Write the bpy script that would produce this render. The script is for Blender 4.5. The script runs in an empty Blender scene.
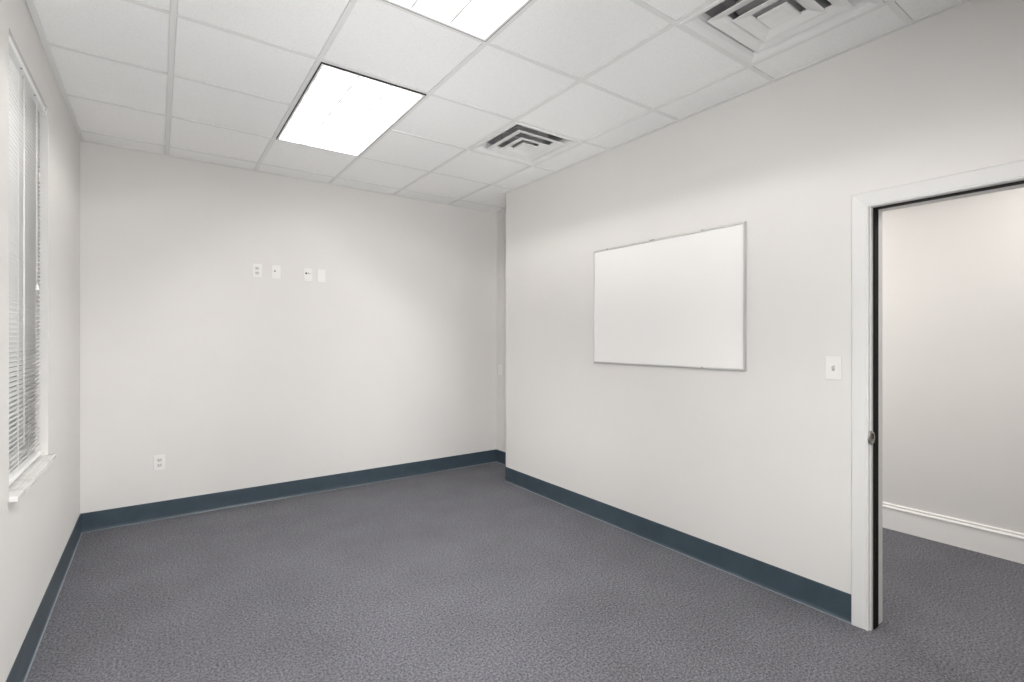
import bpy, bmesh, math, random
from mathutils import Vector, Matrix

random.seed(7)
sc = bpy.context.scene
COL = sc.collection

# ---------------------------------------------------------------- dimensions (metres)
XL, XR, XA = -0.4516, 2.7525, 3.0978      # left wall, right wall, recessed end of right wall
YB, YN = 4.6686, -2.30                    # far wall, wall behind the viewpoint
YC = 3.984                                # where the right wall ends
ZC = 2.788                                # ceiling height
T = 0.6096                                # ceiling grid module
C1, R0 = 0.0544, 2.0056                   # a grid line in x, a grid line in y
XH = 4.340                                # far wall of the hall
XW = 2.8875                               # hall face of the right wall
BASE = 0.137
CAM_Z = 1.385

# ---------------------------------------------------------------- materials
def mat(name, color=(0.8, 0.8, 0.8), rough=0.5, metal=0.0, spec=0.5, emit=None, estr=0.0):
    m = bpy.data.materials.new(name); m.use_nodes = True
    b = m.node_tree.nodes['Principled BSDF']
    b.inputs['Base Color'].default_value = (*color, 1)
    b.inputs['Roughness'].default_value = rough
    b.inputs['Metallic'].default_value = metal
    b.inputs['Specular IOR Level'].default_value = spec
    if emit:
        b.inputs['Emission Color'].default_value = (*emit, 1)
        b.inputs['Emission Strength'].default_value = estr
    return m

def noise_mat(name, c1, c2, scale, rough, bump=0.0, bdist=0.002, detail=4.0, spec=0.5, lo=0.35, hi=0.65, nrough=0.6, bscale=None):
    m = mat(name, c1, rough, spec=spec)
    nt = m.node_tree; N = nt.nodes; L = nt.links; b = N['Principled BSDF']
    tc = N.new('ShaderNodeTexCoord')
    n = N.new('ShaderNodeTexNoise'); n.inputs['Scale'].default_value = scale
    n.inputs['Detail'].default_value = detail; n.inputs['Roughness'].default_value = nrough
    L.new(tc.outputs['Object'], n.inputs['Vector'])
    r = N.new('ShaderNodeValToRGB')
    r.color_ramp.elements[0].position = lo; r.color_ramp.elements[0].color = (*c1, 1)
    r.color_ramp.elements[1].position = hi; r.color_ramp.elements[1].color = (*c2, 1)
    L.new(n.outputs['Fac'], r.inputs['Fac']); L.new(r.outputs['Color'], b.inputs['Base Color'])
    if bump:
        src = n
        if bscale:
            src = N.new('ShaderNodeTexNoise'); src.inputs['Scale'].default_value = bscale
            src.inputs['Detail'].default_value = 3
            L.new(tc.outputs['Object'], src.inputs['Vector'])
        bp = N.new('ShaderNodeBump'); bp.inputs['Strength'].default_value = bump
        bp.inputs['Distance'].default_value = bdist
        L.new(src.outputs['Fac'], bp.inputs['Height']); L.new(bp.outputs['Normal'], b.inputs['Normal'])
    return m

M = {}
M['wall'] = noise_mat('wall_paint', (0.655, 0.640, 0.622), (0.665, 0.650, 0.632), 3.0, 0.75, bump=0.05, bdist=0.001, spec=0.25, bscale=140)
M['hallwall'] = noise_mat('hall_wall_paint', (0.690, 0.680, 0.665), (0.700, 0.690, 0.675), 3.0, 0.75, bump=0.05, bdist=0.001, spec=0.25, bscale=140)
M['trim'] = mat('white_semigloss_trim', (0.665, 0.66, 0.65), 0.4)
M['halltrim'] = mat('white_hall_trim', (0.86, 0.85, 0.835), 0.4)
M['tile'] = noise_mat('mineral_ceiling_tile', (0.80, 0.80, 0.793), (0.87, 0.87, 0.863), 190.0, 0.9, bump=0.35, bdist=0.002, spec=0.1, lo=0.36, hi=0.52, detail=3)
M['tee'] = mat('white_grid_steel', (0.73, 0.73, 0.72), 0.45, spec=0.4)
M['rubber'] = noise_mat('slate_vinyl_base', (0.034, 0.052, 0.067), (0.046, 0.066, 0.084), 9.0, 0.30, bump=0.03, bdist=0.001, detail=5, bscale=60)
M['rubber_edge'] = mat('pale_base_toe', (0.20, 0.235, 0.265), 0.35)  # paler slate on the low toe lip of the base
M['metalwhite'] = mat('white_painted_metal', (0.74, 0.74, 0.73), 0.5, spec=0.3)
M['duct'] = mat('duct_metal', (0.36, 0.36, 0.36), 0.5, metal=0.3)
M['black'] = mat('black_gap_shade', (0.012, 0.011, 0.010), 0.6)  # near-black strip standing in for the shadow gap around the ceiling lights
M['slot'] = mat('black_door_edge', (0.011, 0.009, 0.008), 0.7, spec=0.12)
M['leaf'] = mat('dark_stained_door', (0.055, 0.038, 0.030), 0.45)
M['louver'] = mat('white_louver', (0.88, 0.88, 0.87), 0.45)
M['lamp'] = mat('fluorescent_lamp', (0.9, 0.9, 0.9), 0.4, emit=(1.0, 0.975, 0.94), estr=48.0)
M['board'] = mat('dry_erase_enamel', (0.80, 0.79, 0.775), 0.22, spec=0.4)
M['alu'] = mat('satin_aluminium', (0.60, 0.60, 0.59), 0.42, metal=0.6)
M['aludark'] = mat('grey_fixing', (0.35, 0.35, 0.34), 0.4, metal=0.6)
M['plate'] = mat('white_plastic', (0.735, 0.725, 0.71), 0.35)
M['socket'] = mat('socket_plastic', (0.60, 0.59, 0.575), 0.35)
M['slotdark'] = mat('dark_plastic', (0.05, 0.05, 0.05), 0.5)
M['slotgrey'] = mat('grey_socket', (0.34, 0.33, 0.32), 0.5)
M['brass'] = mat('jack_metal', (0.30, 0.29, 0.27), 0.35, metal=0.9)
M['nickel'] = mat('satin_nickel', (0.42, 0.40, 0.37), 0.33, metal=0.9)
M['slat'] = mat('blind_vinyl', (0.82, 0.815, 0.80), 0.42)
M['cord'] = mat('white_cord', (0.86, 0.855, 0.84), 0.6)
M['marble'] = noise_mat('cultured_marble', (0.55, 0.54, 0.53), (0.72, 0.715, 0.705), 7.0, 0.25, detail=8, lo=0.38, hi=0.52)
M['outsideframe'] = mat('vinyl_window_frame', (0.80, 0.80, 0.79), 0.4)

def glass_mat():
    # thin clear pane: mostly straight-through, a fresnel share of mirror reflection
    m = bpy.data.materials.new('window_glass'); m.use_nodes = True
    nt = m.node_tree; N = nt.nodes; N.clear()
    out = N.new('ShaderNodeOutputMaterial'); mx = N.new('ShaderNodeMixShader'); fr = N.new('ShaderNodeFresnel')
    tr = N.new('ShaderNodeBsdfTransparent'); gl = N.new('ShaderNodeBsdfGlossy')
    tr.inputs['Color'].default_value = (0.88, 0.91, 0.90, 1); gl.inputs['Roughness'].default_value = 0.02
    fr.inputs['IOR'].default_value = 1.3
    nt.links.new(fr.outputs[0], mx.inputs[0]); nt.links.new(tr.outputs[0], mx.inputs[1]); nt.links.new(gl.outputs[0], mx.inputs[2])
    nt.links.new(mx.outputs[0], out.inputs[0])
    return m
M['glass'] = glass_mat()

def carpet_mat():
    m = mat('grey_loop_carpet', (0.15, 0.15, 0.17), 0.95, spec=0.1)
    nt = m.node_tree; N = nt.nodes; L = nt.links; b = N['Principled BSDF']
    tc = N.new('ShaderNodeTexCoord')
    n1 = N.new('ShaderNodeTexNoise'); n1.inputs['Scale'].default_value = 95; n1.inputs['Detail'].default_value = 6
    n1.inputs['Roughness'].default_value = 0.9
    n2 = N.new('ShaderNodeTexNoise'); n2.inputs['Scale'].default_value = 2.6; n2.inputs['Detail'].default_value = 3
    v = N.new('ShaderNodeTexVoronoi'); v.inputs['Scale'].default_value = 210
    for n in (n1, n2, v): L.new(tc.outputs['Object'], n.inputs['Vector'])
    r = N.new('ShaderNodeValToRGB')
    e = r.color_ramp.elements
    e[0].position = 0.41; e[0].color = (0.057, 0.057, 0.064, 1)
    e[1].position = 0.59; e[1].color = (0.237, 0.237, 0.262, 1)
    x = e.new(0.5); x.color = (0.136, 0.136, 0.150, 1)
    L.new(n1.outputs['Fac'], r.inputs['Fac'])
    mx = N.new('ShaderNodeMixRGB'); mx.blend_type = 'MULTIPLY'; mx.inputs['Fac'].default_value = 1
    r2 = N.new('ShaderNodeValToRGB')
    r2.color_ramp.elements[0].position = 0.35; r2.color_ramp.elements[0].color = (0.93, 0.93, 0.93, 1)
    r2.color_ramp.elements[1].position = 0.65; r2.color_ramp.elements[1].color = (1.05, 1.05, 1.05, 1)
    L.new(n2.outputs['Fac'], r2.inputs['Fac'])
    L.new(r.outputs['Color'], mx.inputs['Color1']); L.new(r2.outputs['Color'], mx.inputs['Color2'])
    L.new(mx.outputs['Color'], b.inputs['Base Color'])
    bp = N.new('ShaderNodeBump'); bp.inputs['Strength'].default_value = 0.5; bp.inputs['Distance'].default_value = 0.004
    L.new(v.outputs['Distance'], bp.inputs['Height']); L.new(bp.outputs['Normal'], b.inputs['Normal'])
    return m
M['carpet'] = carpet_mat()

# ---------------------------------------------------------------- mesh helpers
def box(bm, x0, x1, y0, y1, z0, z1, bev=0.0, mi=0):
    vs = [bm.verts.new((x, y, z)) for z in (z0, z1) for x, y in ((x0, y0), (x1, y0), (x1, y1), (x0, y1))]
    fs = [bm.faces.new([vs[i] for i in q]) for q in ((0, 3, 2, 1), (4, 5, 6, 7), (0, 1, 5, 4), (1, 2, 6, 5), (2, 3, 7, 6), (3, 0, 4, 7))]
    for f in fs: f.material_index = mi
    if bev:
        es = list({e for f in fs for e in f.edges})
        bmesh.ops.bevel(bm, geom=es, offset=bev, segments=2, profile=0.5, affect='EDGES')
    return fs

def quad(bm, pts, mi=0):
    f = bm.faces.new([bm.verts.new(p) for p in pts]); f.material_index = mi
    return f

def cyl(bm, p, axis, r, h, seg=24, mi=0, r2=None, bev=0.0):
    a = Vector(axis).normalized(); rot = a.to_track_quat('Z', 'Y').to_matrix().to_4x4()
    mt = Matrix.Translation(Vector(p) + a * h / 2) @ rot
    g = bmesh.ops.create_cone(bm, cap_ends=True, segments=seg, radius1=r, radius2=r if r2 is None else r2, depth=h, matrix=mt)
    for f in {f for v in g['verts'] for f in v.link_faces}: f.material_index = mi
    if bev:
        es = [e for e in {e for v in g['verts'] for e in v.link_edges} if len(e.link_faces) == 2 and e.calc_face_angle(0) > 0.7]
        bmesh.ops.bevel(bm, geom=es, offset=bev, segments=2, affect='EDGES')

def prism(bm, prof, p0, p1, u, mi=0, w=(0, 0, 1)):
    """extrude an outline (a,b) = (along u, along w) from p0 to p1"""
    u = Vector(u); w = Vector(w); a = [bm.verts.new(Vector(p0) + u * x + w * z) for x, z in prof]
    b = [bm.verts.new(Vector(p1) + u * x + w * z) for x, z in prof]
    n = len(prof)
    for i in range(n):
        f = bm.faces.new((a[i], a[(i + 1) % n], b[(i + 1) % n], b[i])); f.material_index = mi
    bm.faces.new(a[::-1]).material_index = mi; bm.faces.new(b).material_index = mi

def obj(name, bm, mats, parent=None, smooth=False):
    bmesh.ops.recalc_face_normals(bm, faces=bm.faces)
    me = bpy.data.meshes.new(name); bm.to_mesh(me); bm.free()
    if not isinstance(mats, (list, tuple)): mats = [mats]
    for m in mats: me.materials.append(M[m])
    if smooth:
        for p in me.polygons: p.use_smooth = True
    o = bpy.data.objects.new(name, me); COL.objects.link(o)
    if parent:
        o.parent = parent; o.matrix_parent_inverse = Matrix.Identity(4)
    return o

def BM(): return bmesh.new()

def empty(name, loc=(0, 0, 0)):
    o = bpy.data.objects.new(name, None); o.empty_display_size = 0.05; o.location = loc; COL.objects.link(o)
    return o

def tag(o, label, cat, group=None):
    o['label'] = label; o['category'] = cat
    if group: o['group'] = group
    return o

def struct(o, label=None):
    o['kind'] = 'structure'
    if label: o['label'] = label
    return o

# ================================================================= THE SETTING
# floor : one carpet through room and hall
bm = BM(); box(bm, XL - 0.10, XH + 0.12, YN - 0.1, YB + 0.1, -0.08, 0.0)
struct(obj('floor', bm, 'carpet'), 'grey blue loop carpet covering room and hall')

# window opening
WY0, WY1, WZ0, WZ1 = 2.592, 3.3995, 0.775, 2.540
WD = 0.20
bm = BM()
box(bm, XL - WD, XL, YN - 0.12, WY0, 0.0, ZC + 0.2)
box(bm, XL - WD, XL, WY1, YB + 0.12, 0.0, ZC + 0.2)
box(bm, XL - WD, XL, WY0, WY1, 0.0, WZ0)
box(bm, XL - WD, XL, WY0, WY1, WZ1, ZC + 0.2)
struct(obj('wall_left', bm, 'wall'), 'pale warm grey painted wall with the window')

bm = BM(); box(bm, XL, XA + 0.12, YB, YB + 0.12, 0.0, ZC + 0.2)
struct(obj('wall_back', bm, 'wall'), 'pale warm grey far wall with the wall plates')

bm = BM(); box(bm, XL, XW, YN - 0.12, YN, 0.0, ZC + 0.2)
struct(obj('wall_front', bm, 'wall'), 'wall behind the viewpoint')

# right wall: solid part (to the pocket), doorway, remainder.
# The pocket for the sliding door is a real cavity inside the wall.
DY1, DY0 = 0.9410, 0.075            # doorway jambs (y)
DZ = 2.004                          # head
SX0, SX1 = 2.7720, 2.8180           # pocket slot in x
PY = 1.90                           # pocket end
bm = BM()
box(bm, XR, XA + 0.12, PY, YC, 0.0, ZC + 0.2)                       # solid block up to the outer corner
box(bm, XR, SX0, DY1 + 0.012, PY, 0.0, ZC + 0.2)                    # room side skin of the pocket
box(bm, SX1, XW, DY1 + 0.012, PY, 0.0, ZC + 0.2)                    # hall side skin
box(bm, SX0, SX1, DY1 + 0.012, PY, DZ + 0.06, ZC + 0.2)             # over the pocket
box(bm, XR, SX0, DY0 - 0.012, DY1 + 0.012, DZ + 0.012, ZC + 0.2)    # over the head, room side
box(bm, SX1, XW, DY0 - 0.012, DY1 + 0.012, DZ + 0.012, ZC + 0.2)
box(bm, SX0, SX1, DY0 - 0.012, DY1 + 0.012, DZ + 0.06, ZC + 0.2)
box(bm, XR, XW, YN, DY0 - 0.012, 0.0, ZC + 0.2)
struct(obj('wall_right', bm, 'wall'), 'pale grey wall with the whiteboard and the doorway')

bm = BM(); box(bm, XA, XA + 0.12, YC, YB, 0.0, ZC + 0.2)
struct(obj('wall_alcove', bm, 'wall'), 'short set-back wall in the far right corner')

# hall
bm = BM(); box(bm, XH, XH + 0.12, YN - 0.12, PY + 1.8, 0.0, 2.80)
struct(obj('wall_hall', bm, 'hallwall'), 'plain hall wall seen through the doorway')
bm = BM(); box(bm, XA + 0.12, XH, 3.40, 3.52, 0.0, 2.80)
struct(obj('wall_hall_end', bm, 'hallwall'))
bm = BM(); box(bm, XW, XH, YN - 0.12, YN, 0.0, 2.80)
struct(obj('wall_hall_front', bm, 'hallwall'))
bm = BM(); box(bm, XW, XH, YN, 3.40, 2.60, 2.68)
struct(obj('ceiling_hall', bm, 'tee'))

# ---- suspended ceiling: regular tiles in a mesh, grid as its part
TF, GF = ZC + 0.003, ZC                 # tile face height, grid face height
xs = [C1 + k * T for k in range(-1, 6)]           # C0 .. C6
ys = [R0 + k * T for k in range(-8, 6)]
open_cells = {}                                   # cells taken by fixtures
for k in (1, 2): open_cells[(2, k)] = 'lamp'      # C2-C3, R1-R3
for k in (-2, -1): open_cells[(2, k)] = 'lamp'
open_cells[(4, 1)] = 'vent'; open_cells[(4, -2)] = 'vent'
xwall = lambda y: XR if y < YC else XA
bm = BM()
E_ = 0.0125                                       # half tee + reveal
for ci in range(0, 6):
    for ri in range(-8, 5):
        if (ci, ri) in open_cells: continue
        x0, x1 = C1 + (ci - 1) * T, C1 + ci * T
        y0, y1 = R0 + ri * T, R0 + (ri + 1) * T
        if y1 < YN + 0.03 or y0 > YB - 0.03: continue
        lx = XA if y1 > YC else XR
        if x0 > lx - 0.03: continue
        a, b_ = max(x0 + E_, XL + 0.024), min(x1 - E_, lx - 0.022)
        c, d = max(y0 + E_, YN + 0.022), min(y1 - E_, YB - 0.022)
        if b_ - a < 0.01 or d - c < 0.01: continue
        # tile face with a small bevelled step
        s = 0.0025
        P = [(a + s, c + s, TF), (b_ - s, c + s, TF), (b_ - s, d - s, TF), (a + s, d - s, TF)]
        Q = [(a, c, TF + s), (b_, c, TF + s), (b_, d, TF + s), (a, d, TF + s)]
        R_ = [(a, c, TF + 0.008), (b_, c, TF + 0.008), (b_, d, TF + 0.008), (a, d, TF + 0.008)]
        vp = [bm.verts.new(p) for p in P]; vq = [bm.verts.new(p) for p in Q]; vr = [bm.verts.new(p) for p in R_]
        bm.faces.new(vp)
        for i in range(4):
            j = (i + 1) % 4
            bm.faces.new((vp[i], vp[j], vq[j], vq[i])); bm.faces.new((vq[i], vq[j], vr[j], vr[i]))
ceil = struct(obj('ceiling', bm, 'tile'), 'suspended ceiling of square mineral tiles in a white grid')
bm = BM(); g = 0.012
for k in range(0, 6):
    x = C1 + (k - 1) * T
    if x < XL + 0.01: continue
    yend = YB
    if x > XR: continue
    # interrupted where a fixture spans two cells is not needed: tees run on the cell borders
    box(bm, x - g, x + g, YN, yend, GF, GF + 0.03)
for k in range(-7, 5):
    y = R0 + k * T
    if y < YN + 0.02 or y > YB - 0.02: continue
    segs = [(XL, XA if y > YC else XR)]
    if k in (2, -1):                               # the tee is left out inside the 2x4 lamps
        segs = [(XL, C1 + T), (C1 + 2 * T, XA if y > YC else XR)]
    for a, b_ in segs: box(bm, a, b_, y - g * 0.98, y + g * 0.98, GF + 0.0004, GF + 0.029)
obj('ceiling_grid', bm, 'tee', ceil)
# wall angle
bm = BM()
# left run sits slightly proud of the wall nearer the viewpoint (a thin shadow gap)
vs = [(XL + 0.0045, YN), (XL + 0.0045, 2.2), (XL + 0.0005, 3.3), (XL + 0.0005, YB), (XL + 0.0245, YB), (XL + 0.0245, YN)]
lo_ = [bm.verts.new((x, y, GF - 0.0006)) for x, y in vs]; hi_ = [bm.verts.new((x, y, GF + 0.02)) for x, y in vs]
bm.faces.new(lo_); bm.faces.new(hi_)
for i in range(len(vs)):
    j = (i + 1) % len(vs); bm.faces.new((lo_[i], lo_[j], hi_[j], hi_[i]))
box(bm, XL + 0.02, XA, YB - 0.022, YB, GF - 0.0003, GF + 0.02)
box(bm, XR - 0.022, XR, YN, YC, GF - 0.0003, GF + 0.02)
box(bm, XR - 0.022, XA, YC, YC + 0.022, GF - 0.0003, GF + 0.02)
box(bm, XA - 0.022, XA, YC + 0.022, YB - 0.02, GF - 0.0003, GF + 0.02)
box(bm, XL + 0.02, XR, YN, YN + 0.022, GF - 0.0003, GF + 0.02)
obj('wall_angle', bm, 'tee', ceil)
# dark plenum deck above
bm = BM(); box(bm, XL - 0.2, XA + 0.12, YN - 0.12, YB + 0.12, ZC + 0.20, ZC + 0.25)
obj('deck', bm, 'duct', ceil)

# ---- cove baseboards
def cove(name, p0, p1, n, label, h=BASE):
    bm = BM()
    prof = [(0, 0), (0.0150, 0), (0.0150, 0.0022), (0.0100, 0.0035), (0.0075, 0.0075), (0.0052, 0.013), (0.0042, 0.022), (0.0034, 0.045), (0.0032, h - 0.004), (0.0016, h), (0, h)]
    prism(bm, prof, p0, p1, n)
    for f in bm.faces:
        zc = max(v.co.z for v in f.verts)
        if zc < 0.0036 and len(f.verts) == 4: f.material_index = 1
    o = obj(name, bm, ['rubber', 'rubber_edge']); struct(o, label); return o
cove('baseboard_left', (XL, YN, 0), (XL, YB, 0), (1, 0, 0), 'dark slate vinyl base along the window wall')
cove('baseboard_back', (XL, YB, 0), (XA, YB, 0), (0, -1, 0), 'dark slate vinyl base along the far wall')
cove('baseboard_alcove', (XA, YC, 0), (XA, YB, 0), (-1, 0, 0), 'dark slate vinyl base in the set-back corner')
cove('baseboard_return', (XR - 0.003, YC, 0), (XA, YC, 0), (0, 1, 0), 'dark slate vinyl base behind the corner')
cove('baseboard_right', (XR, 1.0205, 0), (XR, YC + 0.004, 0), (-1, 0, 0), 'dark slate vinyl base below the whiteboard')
# painted wooden hall base with a two bead cap
bm = BM(); hb = 0.183
prism(bm, [(0, 0), (0.015, 0), (0.015, hb - 0.036), (0.020, hb - 0.033), (0.0215, hb - 0.027), (0.019, hb - 0.021), (0.012, hb - 0.018), (0.010, hb - 0.013), (0.0135, hb - 0.009), (0.0135, hb - 0.004), (0.008, hb), (0, hb)],
      (XH, YN, 0), (XH, 3.40, 0), (-1, 0, 0))
struct(obj('baseboard_hall', bm, 'halltrim'), 'tall white moulded base along the hall wall')

# ---- pocket doorway
door = empty('door_1', (XR, DY1, 0)); struct(door, 'open pocket doorway with white casing and dark slot')
def dobj(name, bm, m, par=door, smooth=False):
    o = obj(name, bm, m, smooth=smooth); o.parent = par; o.matrix_parent_inverse = par.matrix_basis.inverted(); return o
CW = 0.0715
ctop = 2.0785
def casing_run(bm, path, inward):
    pass
bm = BM()
# casing profile: a = distance outwards from the opening, b = thickness off the wall
cprof = [(-0.001, 0.0), (-0.001, 0.013), (0.002, 0.0155), (0.006, 0.0165), (0.0095, 0.0155), (0.0115, 0.013), (0.014, 0.0135), (0.030, 0.0150), (0.058, 0.0175), (0.066, 0.0180), (0.0695, 0.0160), (CW, 0.012), (CW, 0.0)]
def casing(bm, x, sx, y0, y1, ztop):
    # mitred frame: left leg (y1 side), head, right leg (y0 side)
    rings = []
    for (yy, zz, dy, dz) in ((y1, 0.0, 1, 0), (y1, ztop, 1, 1), (y0, ztop, -1, 1), (y0, 0.0, -1, 0)):
        rings.append([bm.verts.new((x + sx * b, yy + dy * a, zz + dz * a)) for a, b in cprof])
    for r0, r1 in zip(rings, rings[1:]):
        for i in range(len(cprof)):
            j = (i + 1) % len(cprof); bm.faces.new((r0[i], r0[j], r1[j], r1[i]))
    bm.faces.new(rings[0]); bm.faces.new(rings[-1])
casing(bm, XR, -1, DY0 - 0.0075, DY1 + 0.0075, DZ + 0.0015)
casing_o = dobj('casing', bm, 'trim')
bm = BM(); casing(bm, XW, 1, DY0 - 0.0075, DY1 + 0.0075, DZ + 0.0015)
dobj('casing', bm, 'trim')
# split jambs
bm = BM()
for x0, x1 in ((XR - 0.001, SX0), (SX1, XW + 0.001)):
    box(bm, x0, x1, DY1, DY1 + 0.012, 0.0, DZ + 0.012)
    box(bm, x0, x1, DY0 - 0.012, DY1, DZ, DZ + 0.012)
    box(bm, x0, x1, DY0 - 0.012, DY0, 0.0, DZ)
dobj('jamb', bm, 'trim')
# black track filling the slot in the head
bm = BM(); box(bm, SX0 + 0.0005, SX1 - 0.0005, DY0, DY1 - 0.0075, DZ - 0.003, DZ + 0.055)
dobj('door_track', bm, 'slot')['label'] = 'black track in the head of the doorway'
# the sliding leaf, parked inside the pocket with its black edge in the slot
bm = BM(); box(bm, SX0 + 0.0005, SX1 - 0.0005, DY1 - 0.007, DY1 + 0.003, 0.004, DZ + 0.05)
leaf = dobj('door_leaf', bm, 'slot'); leaf['label'] = 'black edge of the sliding door in its slot'
bm = BM(); box(bm, SX0 + 0.004, SX1 - 0.004, DY1 + 0.003, DY1 + 0.86, 0.012, DZ + 0.045)
o = obj('door_panel', bm, 'leaf', leaf)
# round pull on the jamb
bm = BM()
px, pz, py = 2.7445, 0.9145, DY1 - 0.0005
def ring(bm, c, R, r, thick, seg=32):
    prof = [(R, 0.0), (R, thick * 0.6), (R - 0.003, thick), (r + 0.003, thick), (r, thick * 0.55), (r, 0.0)]
    rows = []
    for i in range(seg):
        a = 2 * math.pi * i / seg
        rows.append([bm.verts.new((c[0] + q * math.cos(a), c[1] - t, c[2] + q * math.sin(a))) for q, t in prof])
    for i in range(seg):
        A, B = rows[i], rows[(i + 1) % seg]
        for k in range(len(prof) - 1): bm.faces.new((A[k], A[k + 1], B[k + 1], B[k]))
ring(bm, (px, py, pz), 0.0330, 0.020, 0.007)
cyl(bm, (px, py, pz), (0, -1, 0), 0.021, 0.003, 28)
pull = dobj('door_pull', bm, 'nickel', smooth=False); pull['label'] = 'round satin metal pull on the jamb'
bm = BM(); box(bm, px + 0.006, px + 0.014, py - 0.0085, py - 0.002, pz - 0.006, pz + 0.017, bev=0.001)
o = obj('thumb_turn', bm, 'slotdark', pull); 

# ---- window
win = empty('window_1', (XL, (WY0 + WY1) / 2, WZ0)); struct(win, 'tall window behind the white blind')
wobj = lambda n, b, m: dobj(n, b, m, par=win)
bm = BM(); fx0, fx1 = XL - 0.165, XL - 0.105; fw = 0.045
box(bm, fx0, fx1, WY0, WY0 + fw, WZ0, WZ1); box(bm, fx0, fx1, WY1 - fw, WY1, WZ0, WZ1)
box(bm, fx0, fx1, WY0 + fw, WY1 - fw, WZ1 - fw, WZ1); box(bm, fx0, fx1, WY0 + fw, WY1 - fw, WZ0, WZ0 + fw + 0.02)
box(bm, fx0 + 0.01, fx1 - 0.005, WY0 + fw, WY1 - fw, 1.62, 1.665)
wobj('window_frame', bm, 'outsideframe')
bm = BM(); box(bm, XL - 0.137, XL - 0.133, WY0 + fw, WY1 - fw, WZ0 + fw, WZ1 - fw)
wobj('pane', bm, 'glass')
bm = BM()
box(bm, XL - 0.105, XL + 0.0005, WY0 + 0.0005, WY1 - 0.0005, 0.776, 0.7965)
box(bm, XL, XL + 0.027, WY0 - 0.014, WY1 + 0.018, 0.776, 0.7965, bev=0.003)
o = wobj('window_sill', bm, 'marble'); o['label'] = 'white veined stone sill'

# ================================================================= THINGS
# ---- mini blind
BX = XL - 0.0335                      # centre plane of the slats
bl = empty('mini_blind', (BX, (WY0 + WY1) / 2, WZ0)); tag(bl, 'white horizontal mini blind hanging lowered in the tall window at the left', 'blind')
bobj = lambda n, b, m, s=False: dobj(n, b, m, par=bl, smooth=s)
by0, by1 = WY0 + 0.008, WY1 - 0.014
bm = BM()
box(bm, XL - 0.049, XL - 0.007, by0 - 0.005, by1 + 0.008, WZ1 - 0.034, WZ1 - 0.006, bev=0.0015)
bobj('headrail', bm, 'slat')
bm = BM()
box(bm, XL - 0.0065, XL - 0.0045, by1 - 0.030, by1 + 0.011, WZ1 - 0.036, WZ1 - 0.004, bev=0.0008)
box(bm, XL - 0.049, XL - 0.0065, by1 + 0.0085, by1 + 0.011, WZ1 - 0.036, WZ1 - 0.004)
br = bobj('bracket', bm, 'slat')
bm = BM(); box(bm, XL - 0.0046, XL - 0.0038, by1 - 0.026, by1 - 0.012, WZ1 - 0.022, WZ1 - 0.014)
o = obj('bracket_slot', bm, 'slotdark', br)
for yy in (2.87, 3.15):
    bm = BM(); cyl(bm, (XL - 0.012, yy, WZ1 - 0.0335), (0, 0, -1), 0.0045, 0.003, 12)
    bobj('cord_clip', bm, 'slotgrey')['label'] = 'small grey clip under the headrail'
bm = BM()
SW, PITCH, TILT = 0.0255, 0.0202, math.radians(51)
z = WZ1 - 0.052; zb = 0.835
nsl = 0
while z > zb:
    pts = []
    for k in range(5):
        s = (k / 4 - 0.5) * SW; crown = 0.0022 * (1 - (2 * (k / 4 - 0.5)) ** 2)
        # room side edge raised
        dx = s * math.cos(TILT) - crown * math.sin(TILT); dz = s * math.sin(TILT) + crown * math.cos(TILT)
        pts.append((BX + dx, z + dz))
    for k in range(4):
        (xa, za), (xb, zb_) = pts[k], pts[k + 1]
        quad(bm, [(xa, by0, za), (xb, by0, zb_), (xb, by1, zb_), (xa, by1, za)])
    z -= PITCH; nsl += 1
sl = bobj('slats', bm, 'slat', True)
sl.modifiers.new('thickness', 'SOLIDIFY').thickness = 0.0005
bm = BM(); box(bm, BX - 0.0135, BX + 0.0135, by0, by1, 0.8085, 0.8265, bev=0.003)
bobj('bottom_rail', bm, 'slat')
bm = BM()
for yy in (2.70, 2.87, 3.24):
    for dx in (-0.0128, 0.0128):
        box(bm, BX + dx - 0.0006, BX + dx + 0.0006, yy - 0.0012, yy + 0.0012, 0.815, WZ1 - 0.03)
bobj('ladder_cords', bm, 'cord')
bm = BM(); cyl(bm, (BX + 0.0195, 2.935, 0.93), (0, 0, 1), 0.0024, WZ1 - 0.04 - 0.93, 10)
bobj('tilt_wand', bm, 'cord', True)
bm = BM()
cyl(bm, (BX + 0.017, 3.232, 1.64), (0, 0, 1), 0.0012, WZ1 - 0.04 - 1.64, 8)
lc = bobj('lift_cord', bm, 'cord')
bm = BM(); cyl(bm, (BX + 0.017, 3.232, 1.612), (0, 0, 1), 0.0085, 0.030, 14, r2=0.004)
o = obj('tassel', bm, 'cord', lc)

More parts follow.
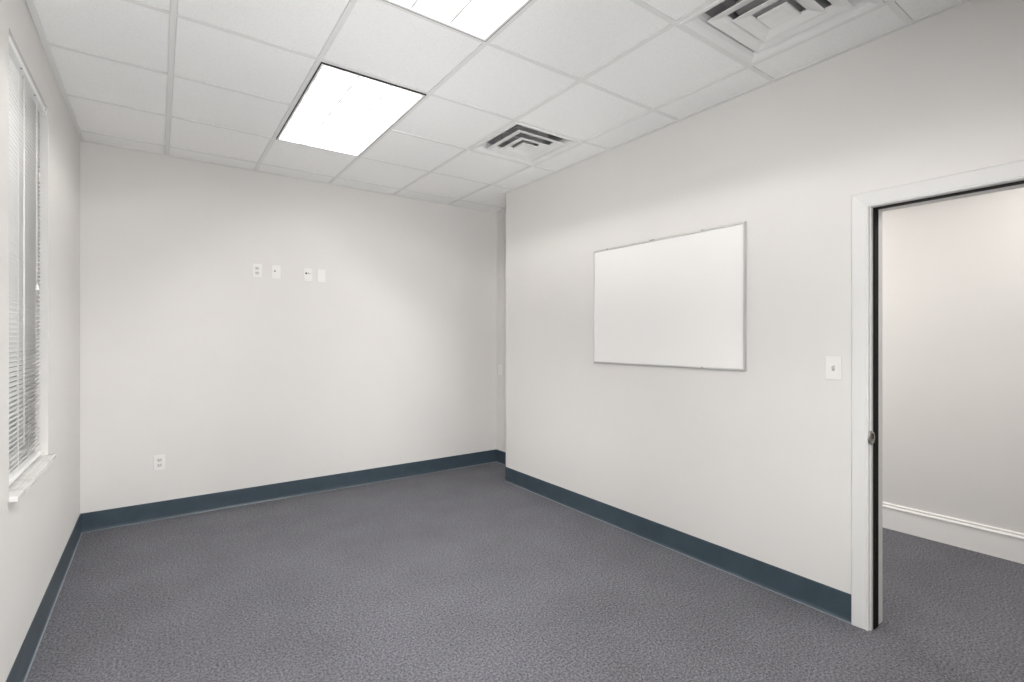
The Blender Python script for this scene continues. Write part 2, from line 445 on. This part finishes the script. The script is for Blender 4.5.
# ---- ceiling lamps (2x4 troffers with a white three by six cell louver)
def troffer(ci, ri, label, prefix_group):
    x0, x1 = C1 + (ci - 1) * T + 0.0135, C1 + ci * T - 0.0135
    y0, y1 = R0 + ri * T + 0.0135, R0 + (ri + 2) * T - 0.0135
    zf = ZC - 0.006
    root = empty('ceiling_light', ((x0 + x1) / 2, (y0 + y1) / 2, zf)); tag(root, label, 'ceiling light', prefix_group)
    p = lambda n, b, m, s=False: dobj(n, b, m, par=root, smooth=s)
    def rect_ring(bm, a, b, za, zb):       # a: outer inset, b: inner inset
        box(bm, x0 + a, x1 - a, y0 + a, y0 + b, za, zb); box(bm, x0 + a, x1 - a, y1 - b, y1 - a, za, zb)
        box(bm, x0 + a, x0 + b, y0 + b, y1 - b, za, zb); box(bm, x1 - b, x1 - a, y0 + b, y1 - b, za, zb)
    bm = BM(); rect_ring(bm, 0.0, 0.0035, zf, ZC + 0.03); p('gap_shade', bm, 'black')['label'] = 'black strip painting the shadow gap around the frame'
    bm = BM(); rect_ring(bm, 0.0035, 0.016, zf - 0.0005, ZC + 0.01); p('frame', bm, 'metalwhite')
    # housing
    bm = BM(); a = 0.014; zt = ZC + 0.125
    rect_ring(bm, 0.010, a, ZC + 0.01, zt); box(bm, x0 + 0.010, x1 - 0.010, y0 + 0.010, y1 - 0.010, zt, zt + 0.003)
    p('housing', bm, 'louver')
    # louver: 3 x 6 cells, parabolic blades (thin at the bottom, wider on top)
    bm = BM(); lz0, lz1 = zf + 0.004, zf + 0.034
    ix0, ix1, iy0, iy1 = x0 + 0.016, x1 - 0.016, y0 + 0.016, y1 - 0.016
    bt, tp = 0.0020, 0.0065
    for k in range(4):
        x = ix0 + (ix1 - ix0) * k / 3
        bw = 0.0065 if k in (1, 2) else bt
        prism(bm, [(-bw, lz0), (bw, lz0), (bw, lz0 + 0.003), (tp * 0.6, lz0 + 0.016), (tp, lz1), (-tp, lz1), (-tp * 0.6, lz0 + 0.016), (-bw, lz0 + 0.003)], (x, iy0, 0), (x, iy1, 0), (1, 0, 0))
    for k in range(7):
        y = iy0 + (iy1 - iy0) * k / 6
        prism(bm, [(-bt, lz0 + 0.0005), (bt, lz0 + 0.0005), (tp * 0.6, lz0 + 0.016), (tp, lz1 - 0.0005), (-tp, lz1 - 0.0005), (-tp * 0.6, lz0 + 0.016)], (ix0, y, 0), (ix1, y, 0), (0, 1, 0))
    p('louver', bm, 'louver')
    for k in range(3):
        x = ix0 + (ix1 - ix0) * (k + 0.5) / 3
        bm = BM(); cyl(bm, (x, iy0 + 0.01, ZC + 0.085), (0, 1, 0), 0.016, iy1 - iy0 - 0.02, 14)
        p('lamp_tube', bm, 'lamp', True)
troffer(2, 1, 'lit ceiling light seen whole, three bright strips in a thin dark gap line', 'recessed ceiling lights')
troffer(2, -2, 'blazing white ceiling light cut off by the top edge of the photo', 'recessed ceiling lights')

# ---- four way air diffusers
def diffuser(ci, ri, label):
    cx, cy = C1 + (ci - 0.5) * T, R0 + (ri + 0.5) * T
    root = empty('air_vent', (cx, cy, ZC)); tag(root, label, 'air vent', 'square ceiling air vents')
    p = lambda n, b, m, s=False: dobj(n, b, m, par=root, smooth=s)
    def frustum(bm, rows):
        rr = [[bm.verts.new((cx + sx * r, cy + sy * r, z)) for sx, sy in ((-1, -1), (1, -1), (1, 1), (-1, 1))] for r, z in rows]
        for A, B in zip(rr, rr[1:]):
            for i in range(4):
                j = (i + 1) % 4; bm.faces.new((A[i], A[j], B[j], B[i]))
    bm = BM()
    frustum(bm, [(0.2925, ZC + 0.006), (0.2925, ZC - 0.003), (0.290, ZC - 0.0045), (0.279, ZC - 0.0040), (0.266, ZC + 0.001), (0.256, ZC + 0.010), (0.246, ZC + 0.024), (0.240, ZC + 0.040), (0.238, ZC + 0.060)])
    f = p('frame', bm, 'metalwhite'); sm = f.modifiers.new('thickness', 'SOLIDIFY'); sm.thickness = 0.001; sm.offset = 0
    for k, (rb, zb_, wd, rise) in enumerate(((0.209, -0.004, 0.058, 0.0165), (0.135, -0.013, 0.055, 0.0165))):
        bm = BM()
        frustum(bm, [(rb, ZC + zb_ + 0.003), (rb, ZC + zb_), (rb - 0.010, ZC + zb_ + 0.0010), (rb - wd * 0.6, ZC + zb_ + rise * 0.45), (rb - wd, ZC + zb_ + rise), (rb - wd - 0.001, ZC + zb_ + rise + 0.004)])
        o = p('louver_ring', bm, 'metalwhite'); sm = o.modifiers.new('thickness', 'SOLIDIFY'); sm.thickness = 0.001; sm.offset = 0
    bm = BM()
    frustum(bm, [(0.062, ZC - 0.006), (0.063, ZC - 0.0155), (0.061, ZC - 0.016), (0.056, ZC - 0.0150), (0.030, ZC - 0.0120)])
    quad(bm, [(cx - 0.030, cy - 0.030, ZC - 0.0120), (cx + 0.030, cy - 0.030, ZC - 0.0120), (cx + 0.030, cy + 0.030, ZC - 0.0120), (cx - 0.030, cy + 0.030, ZC - 0.0120)])
    p('centre_plate', bm, 'metalwhite')
    bm = BM()
    frustum(bm, [(0.236, ZC + 0.058), (0.236, ZC + 0.15)]); 
    quad(bm, [(cx - 0.236, cy - 0.236, ZC + 0.15), (cx + 0.236, cy - 0.236, ZC + 0.15), (cx + 0.236, cy + 0.236, ZC + 0.15), (cx - 0.236, cy + 0.236, ZC + 0.15)])
    # mounting struts across the neck
    box(bm, cx - 0.2, cx + 0.2, cy - 0.006, cy + 0.006, ZC + 0.040, ZC + 0.052); box(bm, cx - 0.006, cx + 0.006, cy - 0.2, cy + 0.2, ZC + 0.0405, ZC + 0.0515)
    cyl(bm, (cx, cy, ZC + 0.07), (0, 0, 1), 0.17, 0.07, 32)
    p('duct_neck', bm, 'duct')
diffuser(4, 1, 'smaller looking white square air vent nearer the far right corner')
diffuser(4, -2, 'large looking white square air vent cut by the top edge')

# ---- whiteboard
def board_frame(bm):
    prof = [(0.0, 0.008), (0.0, 0.0155), (0.0015, 0.017), (0.0085, 0.017), (0.0135, 0.011), (0.0135, 0.0008), (0.0, 0.0008)]
    iy0, iy1, iz0, iz1 = wy0 + 0.0135, wy1 - 0.0135, wz0 + 0.0135, wz1 - 0.0135
    rows = [[bm.verts.new((XR - b, y + dy * a, z + dz * a)) for a, b in prof] for y, z, dy, dz in ((iy0, iz0, -1, -1), (iy1, iz0, 1, -1), (iy1, iz1, 1, 1), (iy0, iz1, -1, 1))]
    for k in range(4):
        A, B = rows[k], rows[(k + 1) % 4]
        for i in range(len(prof)):
            j = (i + 1) % len(prof); bm.faces.new((A[i], A[j], B[j], B[i]))
wy0, wy1, wz0, wz1 = 1.5550, 2.7750, 1.1945, 2.0540
wb = empty('whiteboard', (XR, (wy0 + wy1) / 2, wz0)); tag(wb, 'blank whiteboard in a thin aluminium frame on the right wall', 'whiteboard')
p = lambda n, b, m, s=False: dobj(n, b, m, par=wb, smooth=s)
bm = BM(); box(bm, XR - 0.011, XR - 0.0005, wy0 + 0.008, wy1 - 0.008, wz0 + 0.008, wz1 - 0.008)
p('writing_surface', bm, 'board')
bm = BM(); ft = 0.0165; fwid = 0.0135
box(bm, XR - ft, XR - 0.0008, wy0, wy0 + fwid, wz0, wz1, bev=0.002); box(bm, XR - ft, XR - 0.0008, wy1 - fwid, wy1, wz0, wz1, bev=0.002)
box(bm, XR - ft, XR - 0.0008, wy0 + fwid * 0.7, wy1 - fwid * 0.7, wz0, wz0 + fwid, bev=0.002)
box(bm, XR - ft, XR - 0.0008, wy0 + fwid * 0.7, wy1 - fwid * 0.7, wz1 - fwid, wz1, bev=0.002)
bm.clear(); board_frame(bm); p('frame', bm, 'alu')
for yy, zz, w in ((2.63, wz1 - 0.0045, 0.008), (2.215, wz1 - 0.003, 0.020), (1.83, wz1 - 0.0045, 0.007), (1.83, wz0 + 0.0095, 0.007)):
    bm = BM(); box(bm, XR - 0.0185, XR - 0.0005, yy - w, yy + w, zz - 0.004, zz + 0.004, bev=0.001)
    p('mounting_clip', bm, 'aludark')

# ---- wall plates
def plate(name, wall, c, z, label, kind, group=None, w=0.070, h=0.1145):
    """wall: 'back' (face -y) or 'right'/'alcove' (face -x)"""
    if wall == 'back':
        P = lambda u, d, v: (c + u, YB - d, z + v); n = (0, -1, 0); base = (c, YB, z)
    else:
        X = XR if wall == 'right' else XA
        P = lambda u, d, v: (X - d, c - u, z + v); n = (-1, 0, 0); base = (X, c, z)
    root = empty(name, base); tag(root, label, {'outlet': 'outlet', 'switch': 'light switch'}.get(kind, 'wall plate'), group)
    q = lambda nm, b, m, s=False: dobj(nm, b, m, par=root, smooth=s)
    def bx(bm, u0, u1, d0, d1, v0, v1, bev=0.0):
        a, b_ = P(u0, d0, v0), P(u1, d1, v1)
        box(bm, min(a[0], b_[0]), max(a[0], b_[0]), min(a[1], b_[1]), max(a[1], b_[1]), min(a[2], b_[2]), max(a[2], b_[2]), bev)
    bm = BM(); bx(bm, -w / 2, w / 2, 0.0003, 0.0058, -h / 2, h / 2, 0.0018); q('cover', bm, 'plate')
    screws = {'outlet': [(0, 0)], 'switch': [(0, 0.030), (0, -0.030)], 'blank': [(0, 0.042), (0, -0.042)], 'coax': [(0, 0.042), (0, -0.042)], 'data': [(0, 0.042), (0, -0.042)]}[kind]
    for u, v in screws:
        bm = BM(); cyl(bm, P(u, 0.0052, v), n, 0.0030, 0.0014, 12); q('screw', bm, 'plate')
    if kind == 'outlet':
        for v in (0.0195, -0.0195):
            bm = BM(); bx(bm, -0.0165, 0.0165, 0.004, 0.0072, v - 0.0135, v + 0.0135, 0.0022); so = q('socket', bm, 'socket')
            bm = BM()
            bx(bm, -0.0088, -0.0058, 0.0070, 0.0075, v - 0.003, v + 0.008); bx(bm, 0.0052, 0.0080, 0.0070, 0.0075, v - 0.002, v + 0.007)
            cyl(bm, P(0, 0.0070, v - 0.007), n, 0.0028, 0.0005, 12)
            o = obj('slots', bm, 'slotdark', so)
    elif kind == 'switch':
        bm = BM(); bx(bm, -0.0065, 0.0065, 0.0050, 0.0064, -0.0135, 0.0135); q('toggle_surround', bm, 'slotgrey')
        bm = BM()
        pr_ = [(0.0055, -0.006), (0.0055, 0.006), (0.0165, 0.0125), (0.0180, 0.0095), (0.0165, 0.0065)]
        a0, b0 = P(-0.0045, 0, 0), P(0.0045, 0, 0)
        prism(bm, pr_, a0, b0, n); q('toggle', bm, 'plate')
    elif kind == 'coax':
        bm = BM(); cyl(bm, P(-0.010, 0.0052, 0.007), n, 0.0080, 0.004, 6); cyl(bm, P(-0.010, 0.009, 0.007), n, 0.0048, 0.010, 16)
        q('coax_jack', bm, 'brass')
    elif kind == 'data':
        for u, m_, r in ((-0.0175, 'slotdark', 0.0085), (0.004, 'slotgrey', 0.0070), (0.0225, 'slotgrey', 0.0035)):
            bm = BM(); cyl(bm, P(u, 0.0052, 0.0125), n, r, 0.004, 16); q('jack', bm, m_)
    return root
plate('wall_outlet', 'back', 0.6800, 1.9525, 'white duplex outlet, leftmost of the four plates high on the far wall', 'outlet')
plate('cable_wall_plate', 'back', 0.8265, 1.9520, 'white plate with one small metal jack, second from left high on the far wall', 'coax')
plate('data_wall_plate', 'back', 1.0885, 1.9465, 'white plate with dark round jacks, third from left high on the far wall', 'data')
plate('blank_wall_plate', 'back', 1.2018, 1.9450, 'blank white plate, rightmost of the four plates high on the far wall', 'blank')
plate('wall_outlet', 'back', 0.0095, 0.4340, 'white duplex outlet low on the far wall above the dark base', 'outlet')
plate('light_switch', 'right', 1.1024, 1.2350, 'white toggle switch plate between the whiteboard and the doorway', 'switch')
plate('blank_wall_plate', 'alcove', 4.5900, 1.0310, 'small white plate on the narrow set-back wall in the far right corner', 'blank')

# ================================================================= LIGHT
def area(name, loc, rot, sx, sy, power, col=(1, 1, 1), spread=math.pi):
    l = bpy.data.lights.new(name, 'AREA'); l.shape = 'RECTANGLE'; l.size = sx; l.size_y = sy
    l.energy = power; l.color = col; l.spread = spread
    o = bpy.data.objects.new(name, l); o.location = loc; o.rotation_euler = rot; COL.objects.link(o); return o
# added fill lamp, unseen behind the viewpoint, standing in for a further troffer
area('ceiling_fill_behind', (C1 + 1.5 * T, -0.43, ZC - 0.012), (0, 0, 0), 0.55, 1.15, 17.0, (1.0, 0.975, 0.94))
# added fill spots, unseen around the camera, aimed at the ceiling and the walls
def spot(name, loc, aim, ang, e, rad=0.12, blend=0.8):
    l = bpy.data.lights.new(name, 'SPOT'); l.energy = e; l.spot_size = math.radians(ang); l.spot_blend = blend; l.shadow_soft_size = rad
    o = bpy.data.objects.new(name, l); o.location = loc
    o.rotation_euler = (Vector(aim) - Vector(loc)).to_track_quat('-Z', 'Y').to_euler(); COL.objects.link(o)
for loc, aim, ang, e in (((0.2, -0.3, 1.2), (1.6, 1.8, 2.79), 60, 74), ((-0.28, -0.14, 1.2), (2.6, 4.6, 0.25), 44, 190),
                         ((-0.28, -0.14, 1.2), (1.0, 4.6, 0.3), 75, 116), ((0.0, -0.3, 1.4), (2.75, 2.0, 1.2), 90, 218),
                         ((2.40, -0.55, 1.3), (-0.45, 2.7, 0.9), 58, 316), ((0.5, -0.2, 0.35), (0.0, 2.2, 2.79), 60, 250),
                         ((0.5, -0.2, 0.35), (2.3, 4.2, 2.79), 42, 185),
                         ((2.40, -0.55, 1.3), (0.6, 4.66, 0.9), 50, 240), ((0.5, -0.2, 0.35), (1.6, 2.6, 2.79), 45, 49),
                         ((0.2, -0.3, 1.2), (0.9, 3.6, 2.79), 30, 44)):
    spot('fill_spot', loc, aim, ang, e, 0.12, 1.0)
# hall ceiling lamps
area('hall_lamp', (3.60, 0.25, 2.59), (0, 0, 0), 0.5, 0.5, 15.8, (1.0, 0.96, 0.92))
area('hall_lamp', (3.60, 2.4, 2.59), (0, 0, 0), 0.5, 0.5, 28.0, (1.0, 0.965, 0.93))

w = bpy.data.worlds.new('daylight'); sc.world = w; w.use_nodes = True
bg = w.node_tree.nodes['Background']; bg.inputs['Color'].default_value = (0.80, 0.86, 0.92, 1); bg.inputs['Strength'].default_value = 0.95

# ================================================================= CAMERA
cam = bpy.data.cameras.new('camera'); cam.sensor_width = 36.0; cam.lens = 498.9 / 1024 * 36
cam.shift_y = -(341 - 338.07) / 1024; cam.clip_start = 0.02
co = bpy.data.objects.new('camera', cam); co.location = (0, 0, CAM_Z)
co.rotation_euler = (math.radians(90), 0, -0.6171); COL.objects.link(co); sc.camera = co

sc.view_settings.view_transform = 'Standard'; sc.view_settings.look = 'None'
sc.view_settings.gamma = 1.0; sc.view_settings.use_curve_mapping = False
sc.view_settings.exposure = 0.0
c = sc.cycles
c.max_bounces = 12; c.diffuse_bounces = 8; c.glossy_bounces = 4; c.transmission_bounces = 6
c.sample_clamp_indirect = 6.0; c.caustics_reflective = False; c.caustics_refractive = False
c.use_denoising = True; c.use_light_tree = True
